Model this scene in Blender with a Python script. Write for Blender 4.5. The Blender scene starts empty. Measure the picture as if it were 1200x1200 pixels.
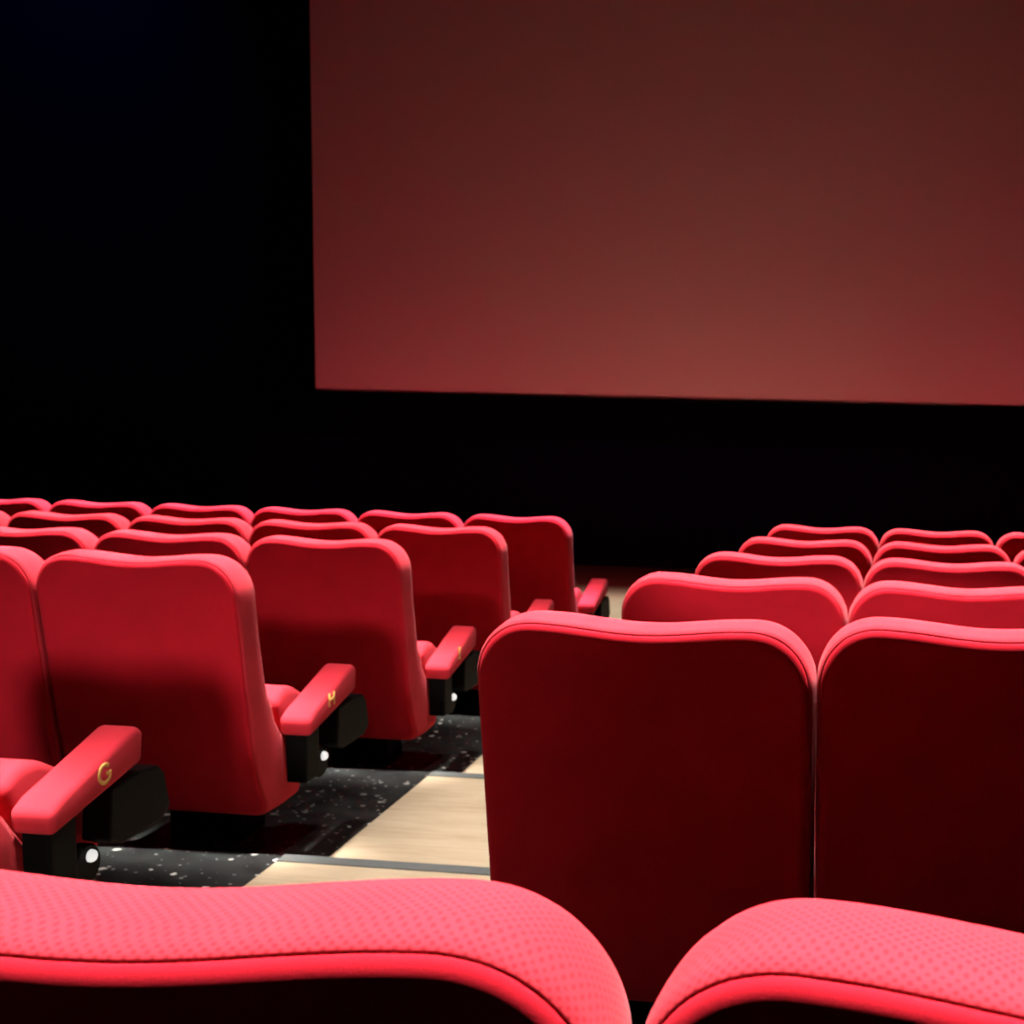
import bpy, bmesh, math, random
from mathutils import Vector, Matrix
random.seed(7)
S = bpy.context.scene
C = S.collection
PI = math.pi
Z0 = 1.577                     # camera height above the flat floor in front of the screen
H = 0.867                      # height of a seat back above its own tread
W = 0.54                       # seat pitch along a row
XL, XR = -1.6236, -0.6741      # aisle-side edge of the two seat blocks
WOOD_X0, WOOD_X1 = -1.55, -0.72

def ROWY(r): return 0.620 if r == 0 else 1.951 + (r - 1) * 1.0202
def ROWTOP(r): return Z0 + (-0.286 if r == 0 else -0.3767 - (r - 1) * 0.0833 + 0.0055 * (r - 1) * (r - 5))
def FLOORZ(r): return 0.0 if r >= 5 else ROWTOP(r) - H
def NOSE(r): return ROWY(r) + 0.035          # front edge of the tread before row r

# ------------------------------------------------------------------ materials
def mat(name):
    m = bpy.data.materials.new(name); m.use_nodes = True
    nt = m.node_tree; b = nt.nodes['Principled BSDF']
    return m, nt, b
def node(nt, t, **kw):
    n = nt.nodes.new(t)
    for k, v in kw.items():
        if hasattr(n, k): setattr(n, k, v)
        else: n.inputs[k].default_value = v
    return n
def link(nt, a, b): nt.links.new(a, b)
def math_(nt, op, a, b=None, c=None):
    n = nt.nodes.new('ShaderNodeMath'); n.operation = op
    for i, v in enumerate((a, b, c)):
        if v is None: continue
        if isinstance(v, (int, float)): n.inputs[i].default_value = v
        else: link(nt, v, n.inputs[i])
    return n.outputs[0]

RED = (0.46, 0.0225, 0.036, 1)
def fabric(name, dots=False, col=RED, sheen=0.06):
    m, nt, b = mat(name)
    b.inputs['Roughness'].default_value = 0.95
    b.inputs['Specular IOR Level'].default_value = 0.08
    b.inputs['Sheen Weight'].default_value = sheen
    b.inputs['Sheen Roughness'].default_value = 0.45
    b.inputs['Sheen Tint'].default_value = (1.0, 0.55, 0.6, 1)
    tc = node(nt, 'ShaderNodeTexCoord')
    n1 = node(nt, 'ShaderNodeTexNoise', Scale=9.0, Detail=3.0)
    link(nt, tc.outputs['Object'], n1.inputs['Vector'])
    n2 = node(nt, 'ShaderNodeTexNoise', Scale=900.0, Detail=2.0)
    link(nt, tc.outputs['Object'], n2.inputs['Vector'])
    ramp = node(nt, 'ShaderNodeMapRange')
    ramp.inputs['From Min'].default_value = 0.3; ramp.inputs['From Max'].default_value = 0.7
    ramp.inputs['To Min'].default_value = 0.90; ramp.inputs['To Max'].default_value = 1.06
    link(nt, n1.outputs['Fac'], ramp.inputs['Value'])
    r2 = node(nt, 'ShaderNodeMapRange')
    r2.inputs['From Min'].default_value = 0.3; r2.inputs['From Max'].default_value = 0.7
    r2.inputs['To Min'].default_value = 0.88; r2.inputs['To Max'].default_value = 1.12
    link(nt, n2.outputs['Fac'], r2.inputs['Value'])
    f = math_(nt, 'MULTIPLY', ramp.outputs[0], r2.outputs[0])
    if dots:                       # woven pin-dot pattern, staggered rows on the cap cloth
        sp = 0.0074
        uv = node(nt, 'ShaderNodeSeparateXYZ'); link(nt, tc.outputs['UV'], uv.inputs[0])
        def lattice(ox, oy):
            a = math_(nt, 'ADD', math_(nt, 'DIVIDE', uv.outputs[0], sp), ox)
            c = math_(nt, 'ADD', math_(nt, 'DIVIDE', uv.outputs[1], sp * 1.1), oy)
            a = math_(nt, 'SUBTRACT', math_(nt, 'FRACT', a), 0.5)
            c = math_(nt, 'SUBTRACT', math_(nt, 'FRACT', c), 0.5)
            return math_(nt, 'SQRT', math_(nt, 'ADD', math_(nt, 'MULTIPLY', a, a), math_(nt, 'MULTIPLY', c, c)))
        d = math_(nt, 'MINIMUM', lattice(0, 0), lattice(0.5, 0.5))
        mr = node(nt, 'ShaderNodeMapRange'); link(nt, d, mr.inputs['Value'])
        mr.inputs['From Min'].default_value = 0.13; mr.inputs['From Max'].default_value = 0.27
        mr.inputs['To Min'].default_value = 0.58; mr.inputs['To Max'].default_value = 1.0
        sz = node(nt, 'ShaderNodeSeparateXYZ'); link(nt, tc.outputs['Object'], sz.inputs[0])
        up = node(nt, 'ShaderNodeMapRange'); link(nt, sz.outputs[2], up.inputs['Value'])     # the woven insert ends below the shoulders
        up.inputs['From Min'].default_value = 0.66; up.inputs['From Max'].default_value = 0.70
        inv = math_(nt, 'SUBTRACT', 1.0, mr.outputs[0])
        f = math_(nt, 'MULTIPLY', f, math_(nt, 'SUBTRACT', 1.0, math_(nt, 'MULTIPLY', inv, up.outputs[0])))
    mx = node(nt, 'ShaderNodeVectorMath', operation='SCALE')
    mx.inputs[0].default_value = col[:3]
    link(nt, f, mx.inputs['Scale']); link(nt, mx.outputs[0], b.inputs['Base Color'])
    bp = node(nt, 'ShaderNodeBump', Strength=0.25, Distance=0.0012)
    link(nt, n2.outputs['Fac'], bp.inputs['Height']); link(nt, bp.outputs[0], b.inputs['Normal'])
    return m
M_DOT = fabric('red_pin_dot_cloth', True)
M_RED = fabric('red_plain_cloth')
M_PANEL = fabric('crimson_panel_cloth', False, (0.47, 0.010, 0.022, 1), 0.03)

def plain(name, col, rough=0.5, metal=0.0, spec=0.5, noise=0.0):
    m, nt, b = mat(name)
    b.inputs['Base Color'].default_value = (*col, 1)
    b.inputs['Roughness'].default_value = rough; b.inputs['Metallic'].default_value = metal
    b.inputs['Specular IOR Level'].default_value = spec
    tc = node(nt, 'ShaderNodeTexCoord'); n = node(nt, 'ShaderNodeTexNoise', Scale=60.0, Detail=3.0)
    link(nt, tc.outputs['Object'], n.inputs['Vector'])
    mr = node(nt, 'ShaderNodeMapRange'); link(nt, n.outputs['Fac'], mr.inputs['Value'])
    mr.inputs['To Min'].default_value = max(0, rough - 0.08); mr.inputs['To Max'].default_value = min(1, rough + 0.08)
    link(nt, mr.outputs[0], b.inputs['Roughness'])
    return m
M_BLACK = plain('black_plastic', (0.0022, 0.0022, 0.0026), 0.55, 0, 0.05)
M_STEEL = plain('black_steel', (0.0022, 0.0022, 0.0026), 0.55, 0, 0.05)
M_CAP = plain('white_enamel', (0.92, 0.94, 0.92), 0.18, 0, 0.6)
M_CAP.node_tree.nodes['Principled BSDF'].inputs['Emission Color'].default_value = (1, 1, 0.97, 1)
M_CAP.node_tree.nodes['Principled BSDF'].inputs['Emission Strength'].default_value = 0.75
M_BOLT = plain('bright_metal', (0.6, 0.6, 0.6), 0.25, 1.0)
M_GOLD = plain('gold_thread', (0.72, 0.40, 0.10), 0.55, 0.15, 0.4)
M_WALL = plain('black_wall_cloth', (0.002, 0.0022, 0.016), 0.9, 0, 0.02)
M_NAVY = plain('navy_wall_cloth', (0.003, 0.003, 0.010), 0.9, 0, 0.03)
M_CEIL = plain('black_ceiling', (0.003, 0.003, 0.004), 0.9, 0, 0.02)
M_MASK = plain('black_velvet', (0.0016, 0.0016, 0.0024), 0.95, 0, 0.0)
M_NOSE = plain('grey_metal_nosing', (0.105, 0.115, 0.115), 0.5, 0.2, 0.4)
M_SCREEN = plain('matte_white_screen', (0.72, 0.70, 0.68), 0.9, 0, 0.05)

def vinyl():
    m, nt, b = mat('black_flecked_vinyl')
    tc = node(nt, 'ShaderNodeTexCoord')
    mp = node(nt, 'ShaderNodeMapping'); mp.inputs['Scale'].default_value = (1.0, 1.25, 1.0)
    link(nt, tc.outputs['Object'], mp.inputs['Vector'])
    nz = node(nt, 'ShaderNodeTexNoise', Scale=40.0, Detail=2.0)
    link(nt, mp.outputs[0], nz.inputs['Vector'])
    va = node(nt, 'ShaderNodeVectorMath', operation='MULTIPLY_ADD')
    link(nt, nz.outputs['Color'], va.inputs[0]); va.inputs[1].default_value = (0.018, 0.018, 0); link(nt, mp.outputs[0], va.inputs[2])
    def flecks(scale, keep, size):
        v = node(nt, 'ShaderNodeTexVoronoi', Scale=scale); link(nt, va.outputs[0], v.inputs['Vector'])
        sep = node(nt, 'ShaderNodeSeparateColor'); link(nt, v.outputs['Color'], sep.inputs[0])
        on = math_(nt, 'GREATER_THAN', sep.outputs[0], keep)
        sz = math_(nt, 'MULTIPLY', sep.outputs[1], size)
        ins = math_(nt, 'LESS_THAN', v.outputs['Distance'], sz)
        return math_(nt, 'MULTIPLY', math_(nt, 'MULTIPLY', on, ins), math_(nt, 'ADD', math_(nt, 'MULTIPLY', sep.outputs[2], 0.8), 0.2))
    fl = math_(nt, 'MAXIMUM', flecks(26, 0.62, 0.30), math_(nt, 'MULTIPLY', flecks(62, 0.72, 0.36), 0.55))
    n2 = node(nt, 'ShaderNodeTexNoise', Scale=14.0, Detail=5.0); link(nt, tc.outputs['Object'], n2.inputs['Vector'])
    mr = node(nt, 'ShaderNodeMapRange'); link(nt, n2.outputs['Fac'], mr.inputs['Value'])
    mr.inputs['From Min'].default_value = 0.35; mr.inputs['From Max'].default_value = 0.7
    mr.inputs['To Min'].default_value = 0.006; mr.inputs['To Max'].default_value = 0.020
    cmb = node(nt, 'ShaderNodeCombineColor')
    link(nt, mr.outputs[0], cmb.inputs[0]); link(nt, math_(nt, 'MULTIPLY', mr.outputs[0], 1.12), cmb.inputs[1]); link(nt, math_(nt, 'MULTIPLY', mr.outputs[0], 1.1), cmb.inputs[2])
    mix = node(nt, 'ShaderNodeMix', data_type='RGBA')
    link(nt, fl, mix.inputs['Factor']); link(nt, cmb.outputs[0], mix.inputs[6]); mix.inputs[7].default_value = (0.62, 0.64, 0.58, 1)
    link(nt, mix.outputs[2], b.inputs['Base Color'])
    b.inputs['Roughness'].default_value = 0.5; b.inputs['Specular IOR Level'].default_value = 0.18
    return m
M_VINYL = vinyl()

def wood():
    m, nt, b = mat('pale_oak_vinyl')
    tc = node(nt, 'ShaderNodeTexCoord')
    mp = node(nt, 'ShaderNodeMapping'); mp.inputs['Scale'].default_value = (3.0, 34.0, 1.0)
    link(nt, tc.outputs['Object'], mp.inputs['Vector'])
    n = node(nt, 'ShaderNodeTexNoise', Scale=2.2, Detail=6.0, Roughness=0.62)
    link(nt, mp.outputs[0], n.inputs['Vector'])
    mp2 = node(nt, 'ShaderNodeMapping'); mp2.inputs['Scale'].default_value = (1.6, 7.5, 1.0)
    link(nt, tc.outputs['Object'], mp2.inputs['Vector'])
    nb = node(nt, 'ShaderNodeTexNoise', Scale=1.6, Detail=2.0); link(nt, mp2.outputs[0], nb.inputs['Vector'])
    f = math_(nt, 'ADD', math_(nt, 'MULTIPLY', n.outputs['Fac'], 0.7), math_(nt, 'MULTIPLY', nb.outputs['Fac'], 0.3))
    cr = node(nt, 'ShaderNodeValToRGB'); link(nt, f, cr.inputs[0])
    e = cr.color_ramp.elements
    e[0].position = 0.22; e[0].color = (0.24, 0.17, 0.10, 1)
    e[1].position = 0.74; e[1].color = (0.43, 0.35, 0.25, 1)
    k = cr.color_ramp.elements.new(0.48); k.color = (0.36, 0.285, 0.195, 1)
    link(nt, cr.outputs[0], b.inputs['Base Color'])
    b.inputs['Roughness'].default_value = 0.55; b.inputs['Specular IOR Level'].default_value = 0.25
    return m
M_WOOD = wood()

# ------------------------------------------------------------------ mesh helpers
def obj(name, bm, m, parent=None, smooth=False, label=None, loc=None):
    me = bpy.data.meshes.new(name); bm.normal_update(); bm.to_mesh(me); bm.free()
    me.materials.append(m)
    if smooth:
        for p in me.polygons: p.use_smooth = True
    o = bpy.data.objects.new(name, me); C.objects.link(o)
    if parent: o.parent = parent
    if loc: o.location = loc
    if label: o['label'] = label
    return o
def struct(name, bm, m, smooth=False):
    o = obj(name, bm, m, None, smooth); o['kind'] = 'structure'; return o
def thing(name, label, cat, loc=(0, 0, 0), group=None):
    o = bpy.data.objects.new(name, None); C.objects.link(o); o.location = loc
    o.empty_display_size = 0.1
    o['label'] = label; o['category'] = cat
    if group: o['group'] = group
    return o
def box(bm, x0, x1, y0, y1, z0, z1):
    v = [bm.verts.new(p) for p in ((x0,y0,z0),(x1,y0,z0),(x1,y1,z0),(x0,y1,z0),(x0,y0,z1),(x1,y0,z1),(x1,y1,z1),(x0,y1,z1))]
    for f in ((3,2,1,0),(4,5,6,7),(0,1,5,4),(1,2,6,5),(2,3,7,6),(3,0,4,7)): bm.faces.new([v[i] for i in f])
    return bm
def B(*a): return box(bmesh.new(), *a)
def bevel(bm, w, seg=4):
    bmesh.ops.bevel(bm, geom=list(bm.edges), offset=w, segments=seg, profile=0.5, affect='EDGES', clamp_overlap=True)
    return bm
def prism(pts, x0, x1, bw=0.0, seg=4):
    """side profile pts [(y,z)...] drawn out along x"""
    bm = bmesh.new()
    a = [bm.verts.new((x0, y, z)) for y, z in pts]; b = [bm.verts.new((x1, y, z)) for y, z in pts]
    n = len(pts); bm.faces.new(a[::-1]); bm.faces.new(b)
    for i in range(n): bm.faces.new((a[i], a[(i+1) % n], b[(i+1) % n], b[i]))
    bmesh.ops.recalc_face_normals(bm, faces=bm.faces)
    if bw: bevel(bm, bw, seg)
    return bm
def lathe_x(prof, n=24):
    """prof [(x, r)...] turned about the x axis"""
    bm = bmesh.new(); rings = []
    for x, r in prof:
        if r < 1e-6: rings.append([bm.verts.new((x, 0, 0))])
        else: rings.append([bm.verts.new((x, r*math.cos(2*PI*i/n), r*math.sin(2*PI*i/n))) for i in range(n)])
    for a, b in zip(rings, rings[1:]):
        for i in range(n):
            j = (i+1) % n
            if len(a) == 1: bm.faces.new((a[0], b[i], b[j]))
            elif len(b) == 1: bm.faces.new((a[i], b[0], a[j]))
            else: bm.faces.new((a[i], b[i], b[j], a[j]))
    bmesh.ops.recalc_face_normals(bm, faces=bm.faces)
    return bm
def tube(bm, pts, r, n=8, closed=False):
    pts = [Vector(p) for p in pts]; rings = []
    N = len(pts)
    for i, p in enumerate(pts):
        t = (pts[(i+1) % N if closed else min(i+1, N-1)] - pts[i-1 if closed else max(i-1, 0)]).normalized()
        a = Vector((1, 0, 0)); a = (a - t*a.dot(t)).normalized(); b = t.cross(a)
        rings.append([bm.verts.new(p + (a*math.cos(2*PI*k/n)*0.45 + b*math.sin(2*PI*k/n))*r) for k in range(n)])
    seq = list(zip(rings, rings[1:])) + ([(rings[-1], rings[0])] if closed else [])
    for a, b in seq:
        for k in range(n): bm.faces.new((a[k], a[(k+1) % n], b[(k+1) % n], b[k]))
    if not closed:
        bm.faces.new(rings[0][::-1]); bm.faces.new(rings[-1])
    bmesh.ops.recalc_face_normals(bm, faces=bm.faces)
    return bm

# ------------------------------------------------------------------ seat back
HW = 0.2670                   # half width of one back
ZB = 0.160                    # bottom of the back above the tread
def top_edge(s):              # two soft humps with a dip between, rounded shoulders
    a = abs(s)
    if a <= 0.64: return H - 0.012 * (0.5 + 0.5 * math.cos(PI * a / 0.64))
    q = (a - 0.64) / 0.36
    return H - 0.098 * (1 - math.sqrt(max(0.0, 1 - q ** 2.15)))
def back_y(z):                # rear face of the back, leaning away from the viewer towards its foot
    y = -0.045 + 0.165 * (H - z)
    if z < 0.36: y += 0.9 * (0.36 - z) ** 2 * 1.6
    return y
def thick(z):
    P = [(0.0, 0.205), (0.24, 0.205), (0.33, 0.185), (0.42, 0.140), (0.52, 0.112), (0.65, 0.108), (0.9, 0.112)]
    for (a, ta), (b, tb) in zip(P, P[1:]):
        if z <= b:
            u = (z - a) / (b - a); u = max(0, min(1, u)); u = u*u*(3-2*u)
            return ta + (tb - ta) * u
    return P[-1][1]
def outline():
    """closed outline (x, z), anticlockwise seen from behind, starting bottom centre"""
    pts = []
    r = 0.055; nb = 8
    def half(sgn):
        q = []
        for i in range(6): q.append((i/6 * (HW-r-0.001), ZB))
        for i in range(nb+1):
            a = -PI/2 + PI/2*i/nb
            q.append((HW-0.001-r + r*math.cos(a), ZB + r + r*math.sin(a)))
        zt = H - 0.098
        for i in range(1, 14): q.append((HW - 0.001*(1-i/14), ZB + r + (zt-ZB-r)*i/14))
        n = 30
        ss = [0.64 + 0.36*math.sin(PI/2*(1-i/18)) for i in range(19)] + [0.64*(1-i/12) for i in range(1, 13)]
        for s_ in ss: q.append((s_*HW, top_edge(s_)))
        return [(sgn*x, z) for x, z in q]
    R = half(1); L = half(-1)
    return R + L[::-1][1:-1]
OUT = outline()
NO = len(OUT)
NRM = []
for i in range(NO):
    a = Vector(OUT[i-1]); b = Vector(OUT[(i+1) % NO]); t = (b - a).normalized()
    NRM.append(Vector((t.y, -t.x)))      # outward
ARC = [0.0]
for i in range(1, NO+1): ARC.append(ARC[-1] + (Vector(OUT[i % NO]) - Vector(OUT[i-1])).length)
RE, RF = 0.019, 0.030
def ring_pts(e, d_abs, frac):
    """inset e from the outline, at depth frac*thick + d_abs from the rear face"""
    out = []
    for i in range(NO):
        x, z = Vector(OUT[i]) - NRM[i]*e
        T = thick(z)
        out.append(Vector((x, back_y(z) + frac*T + d_abs, z)))
    return out
def cap_rings(e0, d_abs, frac, bulge):
    """rings that close a face, shrinking towards a short vertical spine"""
    res = []
    base = [Vector(OUT[i]) - NRM[i]*e0 for i in range(NO)]
    cz = 0.52
    for k, s in enumerate((0.9, 0.74, 0.55, 0.34, 0.14)):
        ring = []
        for p in base:
            x = p.x*s; z = cz + (p.y-cz)*s
            T = thick(z)
            ring.append(Vector((x, back_y(z) + frac*T + d_abs + bulge*(1-s*s), z)))
        res.append(ring)
    return res
def build_rings(rings, close, v_of):
    bm = bmesh.new(); uvl = bm.loops.layers.uv.new('UVMap')
    V = [[bm.verts.new(p) for p in r] for r in rings]
    for k in range(len(V)-1):
        for i in range(NO):
            j = (i+1) % NO
            f = bm.faces.new((V[k][i], V[k][j], V[k+1][j], V[k+1][i]))
            us = (ARC[i], ARC[i+1], ARC[i+1], ARC[i]); vs = (v_of[k], v_of[k], v_of[k+1], v_of[k+1])
            for l, u, v in zip(f.loops, us, vs): l[uvl].uv = (u, v)
    if close: bm.faces.new(V[-1])
    bmesh.ops.recalc_face_normals(bm, faces=bm.faces)
    return bm
def rear_arc(deg, dr=0.0):
    a = math.radians(deg); r = RE - dr
    return RE - r*math.sin(a), RE - r*math.cos(a)
SEAM = 44
# rear panel: from the seam round the lip and over the flat rear face
rp = [ring_pts(*(lambda e, d: (e, d, 0))(*rear_arc(a, dr))) for a, dr in ((SEAM, 0.0028), (SEAM-3, 0.0007), (SEAM-7, 0), (25, 0), (17, 0), (10, 0), (4, 0), (0, 0))]
rp.append(ring_pts(RE+0.004, 0.0006, 0)); rp.append(ring_pts(RE+0.03, 0.0022, 0))
rp += cap_rings(RE+0.03, 0.0022, 0, 0.002)
BM_PANEL = (rp, [0.0]*len(rp))
# cushion: seam, over the cap strip, front seam, front cushion face
cr_ = []
vv = []
def add(ring, v): cr_.append(ring); vv.append(v)
for a, dr, v in ((SEAM, 0.0028, 0), (SEAM+3, 0.0007, 0.002), (SEAM+7, 0, 0.004), (68, 0, 0.0105), (80, 0, 0.014), (90, 0, 0.017)):
    e, d = rear_arc(a, dr); add(ring_pts(e, d, 0), v)
v = 0.017
for fr in (0.33, 0.5, 0.66): add(ring_pts(-0.0026 if fr == 0.5 else -0.0020, 0, fr), v + (fr-0.23)*0.11)
def front_arc(deg, dr=0.0):
    a = math.radians(deg); r = RF - dr
    return RF - r*math.sin(a), -(RF - r*math.cos(a))
for a, dr, v in ((90, 0, .078), (74, 0, .086), (67, 0.0006, .0895), (64, 0.0028, .092), (61, 0.0006, .0945), (57, 0, .097), (40, 0, .105), (24, 0, .113), (8, 0, .121), (0, 0, .125)):
    e, d = front_arc(a, dr); add(ring_pts(e, d, 1.0), v)
for k, ring in enumerate(cap_rings(RF, 0, 1.0, 0.022)): add(ring, .15 + .05*k)

# ------------------------------------------------------------------ seat prototypes
ARM = [(0.182, 0.366), (0.464, 0.426), (0.472, 0.490), (0.450, 0.505), (0.212, 0.433), (0.178, 0.414)]
def rounded_arm(x0, x1, dy=0.0):
    pts = [(y + dy*(1 if y < 0.3 else 0), z) for y, z in ARM]
    return prism(pts, x0, x1, 0.016, 5)
CUSHION = [(0.185, 0.455), (0.235, 0.482), (0.290, 0.478), (0.400, 0.415), (0.520, 0.300), (0.515, 0.255), (0.470, 0.238), (0.300, 0.232), (0.220, 0.300)]
def letter(ch):
    bm = bmesh.new(); h = 0.018; w = 0.018; r = 0.0048
    if ch == 'G':
        pts = [(0, w*math.cos(math.radians(a)), h*math.sin(math.radians(a))) for a in range(48, 345, 18)]
        pts += [(0, w*0.98, -h*0.05), (0, w*0.25, -h*0.05)]
        tube(bm, pts, r)
    if ch == 'H':
        tube(bm, [(0, -w*0.8, -h), (0, -w*0.8, h)], r); tube(bm, [(0, w*0.8, -h), (0, w*0.8, h)], r); tube(bm, [(0, -w*0.8, 0), (0, w*0.8, 0)], r)
    if ch == 'I':
        tube(bm, [(0, 0, -h), (0, 0, h)], r); tube(bm, [(0, -w*0.5, -h), (0, w*0.5, -h)], r); tube(bm, [(0, -w*0.5, h), (0, w*0.5, h)], r)
    return bm

proto_meshes = {}
def mesh_once(key, maker, m, smooth):
    if key not in proto_meshes:
        bm = maker(); me = bpy.data.meshes.new(key); bm.normal_update(); bm.to_mesh(me); bm.free(); me.materials.append(m)
        if smooth:
            for p in me.polygons: p.use_smooth = True
        proto_meshes[key] = me
    return proto_meshes[key]

def part(name, key, maker, m, parent, smooth=True, loc=None, label=None):
    o = bpy.data.objects.new(name, mesh_once(key, maker, m, smooth)); C.objects.link(o); o.parent = parent
    if loc: o.location = loc
    if label: o['label'] = label
    return o

def make_seat(label, group, x, r, aisle, arm_right=True, char=None):
    t = thing('cinema_seat', label, 'seat', (x, ROWY(r), FLOORZ(r)), group)
    part('backrest', 'backrest', lambda: build_rings(cr_, True, vv), M_DOT, t)
    part('back_panel', 'back_panel', lambda: build_rings(rp, True, [0.0]*len(rp)), M_PANEL, t, label='plain red rear panel')
    part('seat_cushion', 'seat_cushion', lambda: prism(CUSHION, -0.236, 0.25, 0.022, 4), M_RED, t)
    ft = part('pedestal', 'pedestal', lambda: bevel(B(-0.16, 0.05, 0.355, 0.50, 0.0, 0.25), 0.004, 2), M_STEEL, t, smooth=False, label='black steel foot')
    if aisle:
        x0, x1 = HW + 0.006, HW + 0.081
        ar = part('armrest', 'armrest_aisle', lambda: rounded_arm(x0-0.012, x1), M_RED, t)
        if char:
            part('embroidered_letter', 'embroidered_letter_'+char, lambda: letter(char), M_GOLD, ar, loc=(x1-0.0005, {'G': 0.338, 'H': 0.308, 'I': 0.285}[char], 0.439), label='gold embroidered letter ' + char)
        st = part('arm_bracket', 'arm_bracket_aisle', lambda: bevel(B(x0-0.008, x1-0.025, 0.205, 0.285, 0.232, 0.40), 0.006, 3), M_STEEL, t, smooth=False, label='black steel bracket under the armrest')
        part('side_cover', 'side_cover_aisle', lambda: prism([(0.375, 0.395), (0.365, 0.29), (0.40, 0.272), (0.545, 0.272), (0.578, 0.295), (0.560, 0.372), (0.540, 0.395), (0.47, 0.404)], x0, x1-0.012, 0.006, 3), M_BLACK, t, smooth=False, label='black plastic side cover')
        hg = part('aisle_light', 'aisle_light', lambda: lathe_x([(0, 0), (0, 0.042), (0.020, 0.042), (0.024, 0.038), (0.024, 0)]), M_BLACK, t, smooth=False, loc=(x0-0.002, 0.355, 0.245), label='round black light housing')
        part('light_lens', 'light_lens', lambda: lathe_x([(0, 0.0125), (0.006, 0.0125), (0.011, 0.010), (0.014, 0.005), (0.015, 0)]), M_CAP, hg, loc=(0.023, 0.006, 0.016), label='small glowing white lens')
    elif arm_right:
        part('armrest', 'armrest_middle', lambda: rounded_arm(0.270-0.011, 0.270+0.011, 0.055), M_RED, t)
        part('stand', 'stand_middle', lambda: bevel(B(0.270-0.009, 0.270+0.009, 0.375, 0.435, 0.0, 0.41), 0.004, 2), M_STEEL, t, smooth=False, label='black steel stand under the armrest')
    return t

ORD = ['first', 'second', 'third', 'fourth', 'fifth', 'sixth']
def lab(block, r, k):
    where = 'dark wall side of the aisle' if block == 'L' else 'screen side of the aisle'
    row = {0: 'hindmost row', 1: 'fifth row from screen', 2: 'fourth row from screen', 3: 'third row from screen', 4: 'second row from screen', 5: 'front row by screen'}[r]
    if block == 'L':
        if k == 0:
            return {1: 'red aisle seat, mostly cut off, whose armrest bears a round gold letter G',
                    2: 'red aisle seat with gold H on armrest, back fully seen above dark flecked floor',
                    3: 'red aisle seat with gold letter I on its short armrest',
                    4: 'red aisle seat in second row from screen, between the letter I seat and front-row seat',
                    5: 'red aisle seat in front row with lone armrest against pale floor'}[r]
        return f'red seat, {ORD[k]} from aisle in {row}, block against the dark wall'
    if r == 0:
        return ['huge red seat top with pin-dot cloth at the bottom, blocking the aisle view',
                'huge red seat top with pin-dot cloth cut by the bottom picture corner'][k]
    if r == 1:
        return ['large dark red seat back standing beside the pale wooden aisle, seen in full width',
                'large dark red seat back cut by picture edge, beside the full-width large back'][k]
    if k == 0: return f'red seat at aisle end of {row}, block under the screen'
    return f'red seat, {ORD[k]} from aisle in {row}, block under the screen'

LEFT = {1: 1, 2: 2, 3: 3, 4: 5, 5: 6}
RIGHT = {0: 2, 1: 2, 2: 2, 3: 2, 4: 3, 5: 3}
CH = {1: 'G', 2: 'H', 3: 'I'}
for r in range(5, 0, -1):
    for k in range(LEFT[r]):
        make_seat(lab('L', r, k), 'red cinema seats on the wall side of the aisle', XL - (k + 0.5)*W, r, k == 0, True, CH.get(r) if k == 0 else None)
for r in range(5, -1, -1):
    for k in range(RIGHT[r]):
        t = make_seat(lab('R', r, k), 'red cinema seats on the screen side of the aisle', XR + (k + 0.5)*W, r, False, True)
        if r == 1: t.scale.z = (0.990, 1.005)[k]
        if r == 0: t.rotation_euler.z = math.radians((4.5, -6.0)[k]); t.location.x -= 0.006

# ------------------------------------------------------------------ room
X0, X1, Y0, YF, ZC = -8.0, 7.0, -7.5, 10.15, Z0 + 4.6
treads = []
YW = 7.05
edges = [Y0] + [NOSE(r) for r in range(1, 6)] + [YW]
zs = [FLOORZ(0)] + [FLOORZ(r) for r in range(1, 6)]
def stepped(x0, x1, dz, thickz=None):
    bm = bmesh.new()
    for i in range(6):
        box(bm, x0, x1, edges[i], edges[i+1], -0.25, zs[i] + dz)
    return bm
fl = bmesh.new()
for i in range(6):
    box(fl, X0, WOOD_X0, edges[i], edges[i+1], -0.25, zs[i]); box(fl, WOOD_X1, X1, edges[i], edges[i+1], -0.25, zs[i])
struct('floor', fl, M_VINYL)
struct('floor_aisle', stepped(WOOD_X0, WOOD_X1, 0.0), M_WOOD)
for i in range(1, 6):
    bm = B(WOOD_X0, WOOD_X1, edges[i]-0.040, edges[i]+0.004, zs[i-1]-0.03, zs[i-1]+0.003)
    struct('trim_%d' % i, bm, M_NOSE)
struct('floor_front', B(X0, X1, YW, YF, -0.25, 0.0), M_WOOD)
struct('wall_front', B(X0, X1, YF, YF+0.2, -0.25, ZC), M_WALL)
struct('wall_left', B(X0-0.2, X0, Y0, YF, -0.25, ZC), M_NAVY)
struct('wall_right', B(X1, X1+0.2, Y0, YF, -0.25, ZC), M_WALL)
struct('wall_back', B(X0, X1, Y0-0.2, Y0, -0.25, ZC), M_WALL)
struct('ceiling', B(X0, X1, Y0, YF, ZC, ZC+0.2), M_CEIL)

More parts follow.
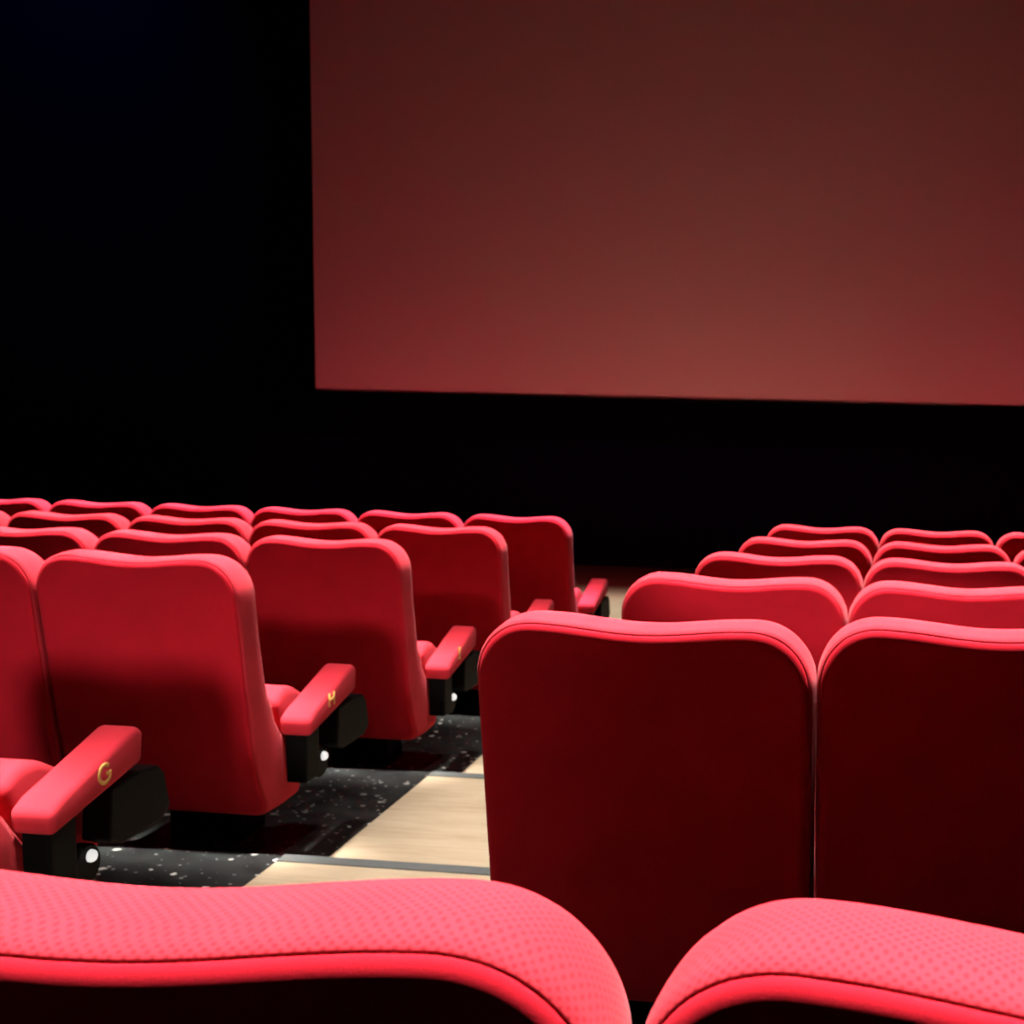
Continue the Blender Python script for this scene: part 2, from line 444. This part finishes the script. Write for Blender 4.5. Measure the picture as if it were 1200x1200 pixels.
# projection screen: taut cloth in a black velvet frame standing off the wall
YS = 10.0
sx0, sx1, sz0, sz1 = -4.812, 5.6, Z0 - 0.212, Z0 + 4.1
sc = thing('hanging_projection_screen', 'large blank projection screen glowing dim red on the black front wall', 'screen', ((sx0+sx1)/2, YS, sz0))
ox, oz = (sx0+sx1)/2, sz0
bm = B(sx0-ox, sx1-ox, 0, 0.01, 0, sz1-oz)
obj('screen_cloth', bm, M_SCREEN, sc)
bm = bmesh.new(); fw = 0.35
def rbox(a, b, c, d): box(bm, a-ox, b-ox, -0.03, 0.11, c-oz, d-oz)
rbox(sx0-fw, sx0, sz0-fw, sz1+fw); rbox(sx1, sx1+fw, sz0-fw, sz1+fw); rbox(sx0, sx1, sz0-fw, sz0); rbox(sx0, sx1, sz1, sz1+fw)
obj('black_border', bm, M_MASK, sc, label='black velvet border')

# ------------------------------------------------------------------ lights
def aim(o, loc, tgt, roll=0.0):
    o.location = loc
    d = Vector(tgt) - Vector(loc)
    z = -d.normalized(); x = Vector((1, 0, 0)); y = z.cross(x).normalized(); x = y.cross(z)
    o.rotation_mode = 'QUATERNION'; o.rotation_quaternion = Matrix((x, y, z)).transposed().to_quaternion()
def spot(name, loc, tgt, power, deg, blend=0.3, col=(1, 1, 1), rad=0.06, scale=(1, 1)):
    l = bpy.data.lights.new(name, 'SPOT'); l.energy = power; l.spot_size = math.radians(deg); l.spot_blend = blend
    l.color = col; l.shadow_soft_size = rad
    o = bpy.data.objects.new(name, l); C.objects.link(o); aim(o, loc, tgt); o.scale = (scale[0], scale[1], 1); return o
def area(name, loc, tgt, power, sx, sy, spread=180, col=(1, 1, 1)):
    l = bpy.data.lights.new(name, 'AREA'); l.shape = 'RECTANGLE'; l.size = sx; l.size_y = sy; l.energy = power
    l.color = col; l.spread = math.radians(spread)
    o = bpy.data.objects.new(name, l); C.objects.link(o); aim(o, loc, tgt); return o
WARM = (1.0, 0.93, 0.86)
# ceiling slot lights, one above each row of each block
TILT = math.tan(math.radians(5.0))
def slot(r, xa, xb, power, dy=0.10, wd=0.32, spread=4.0, col=WARM):
    z1 = ROWTOP(r) - 0.2; zl = ZC - 0.05; y1 = ROWY(r) + dy
    area('row_slot', ((xa+xb)/2, y1 - (zl-z1)*TILT, zl), ((xa+xb)/2, y1, z1), power*(xb-xa), xb-xa, wd, spread, col)
for r, pl, pr in ((0, 0, 9.5), (1, 10.5, 11.5), (2, 11, 11.5), (3, 11, 11.5), (4, 10, 11), (5, 10.5, 11.5)):
    if pl: slot(r, XL - LEFT[r]*W - 0.6, XL + 0.10, pl, col=(1.0, 0.82, 0.98) if r == 5 else WARM)
    slot(r, XR - 0.05, XR + RIGHT[r]*W + 0.2, pr)
# slot lights along the aisle
area('aisle_wash', (-1.15, 4.6, ZC-0.1), (-1.15, 4.61, 0), 44, 0.8, 8.6, 8, WARM)
area('front_wash', (-2.1, 8.2, ZC-0.1), (-2.1, 8.21, 0), 9, 1.5, 1.2, 9, WARM)
# ceiling spot over the screen-side block, catching the sides of the aisle seats
spot('side_spot', (0.9, 4.2, ZC-0.3), (-1.6, 3.2, Z0-0.9), 400, 50, 0.6, WARM, 0.12)
# profile spots high on the rear wall, shuttered to the middle rows and the aisle
spot('aisle_spot', (-1.5, -6.0, Z0+2.7), (-1.8, 3.4, Z0-1.0), 2600, 12, 0.35, WARM, 0.50, (1.0, 0.5))
spot('row_spot', (0.1, -6.0, Z0+3.6), (0.05, 3.2, Z0-0.56), 3800, 9, 0.4, WARM, 0.08, (1.0, 0.33))
# added unseen red light low before the screen, standing in for seat bounce
area('screen_bounce_fill', (0.2, 8.5, 0.12), (0.2, 10.0, 1.05), 36, 11.0, 0.25, 150, (1.0, 0.08, 0.10))
# added faint blue fill, no real lamp, tinting the dark front wall
spot('wall_blue_fill', (-6.6, 8.2, ZC-0.4), (-7.0, 10.1, Z0+2.4), 60, 80, 1.0, (0.15, 0.12, 1.0), 0.1)

w = bpy.data.worlds.new('world'); S.world = w; w.use_nodes = True
w.node_tree.nodes['Background'].inputs[0].default_value = (0.004, 0.004, 0.008, 1)
w.node_tree.nodes['Background'].inputs[1].default_value = 0.5

# ------------------------------------------------------------------ camera
yaw, pitch, roll = 0.1095, 0.1064, 0.0218
fwd = Vector((-math.sin(yaw)*math.cos(pitch), math.cos(yaw)*math.cos(pitch), -math.sin(pitch)))
rt = Vector((math.cos(yaw), math.sin(yaw), 0)); up = rt.cross(fwd)
R_ = math.cos(roll)*rt + math.sin(roll)*up; U_ = -math.sin(roll)*rt + math.cos(roll)*up
cd = bpy.data.cameras.new('camera'); cam = bpy.data.objects.new('camera', cd); C.objects.link(cam)
cd.sensor_fit = 'HORIZONTAL'; cd.sensor_width = 36.0; cd.lens = 1506.55/1200*36.0
cd.shift_x = -0.25
cd.dof.use_dof = True; cd.dof.focus_distance = 1.3; cd.dof.aperture_fstop = 14.0
cd.clip_start = 0.02
m = Matrix((( R_.x, U_.x, -fwd.x, 0), (R_.y, U_.y, -fwd.y, 0), (R_.z, U_.z, -fwd.z, Z0), (0, 0, 0, 1)))
cam.matrix_world = m
S.camera = cam
S.view_settings.view_transform = 'Standard'; S.view_settings.look = 'None'
S.view_settings.exposure = 0.0; S.view_settings.gamma = 1.0; S.view_settings.use_curve_mapping = False
S.cycles.max_bounces = 8; S.cycles.diffuse_bounces = 5
S.cycles.sample_clamp_indirect = 4.0
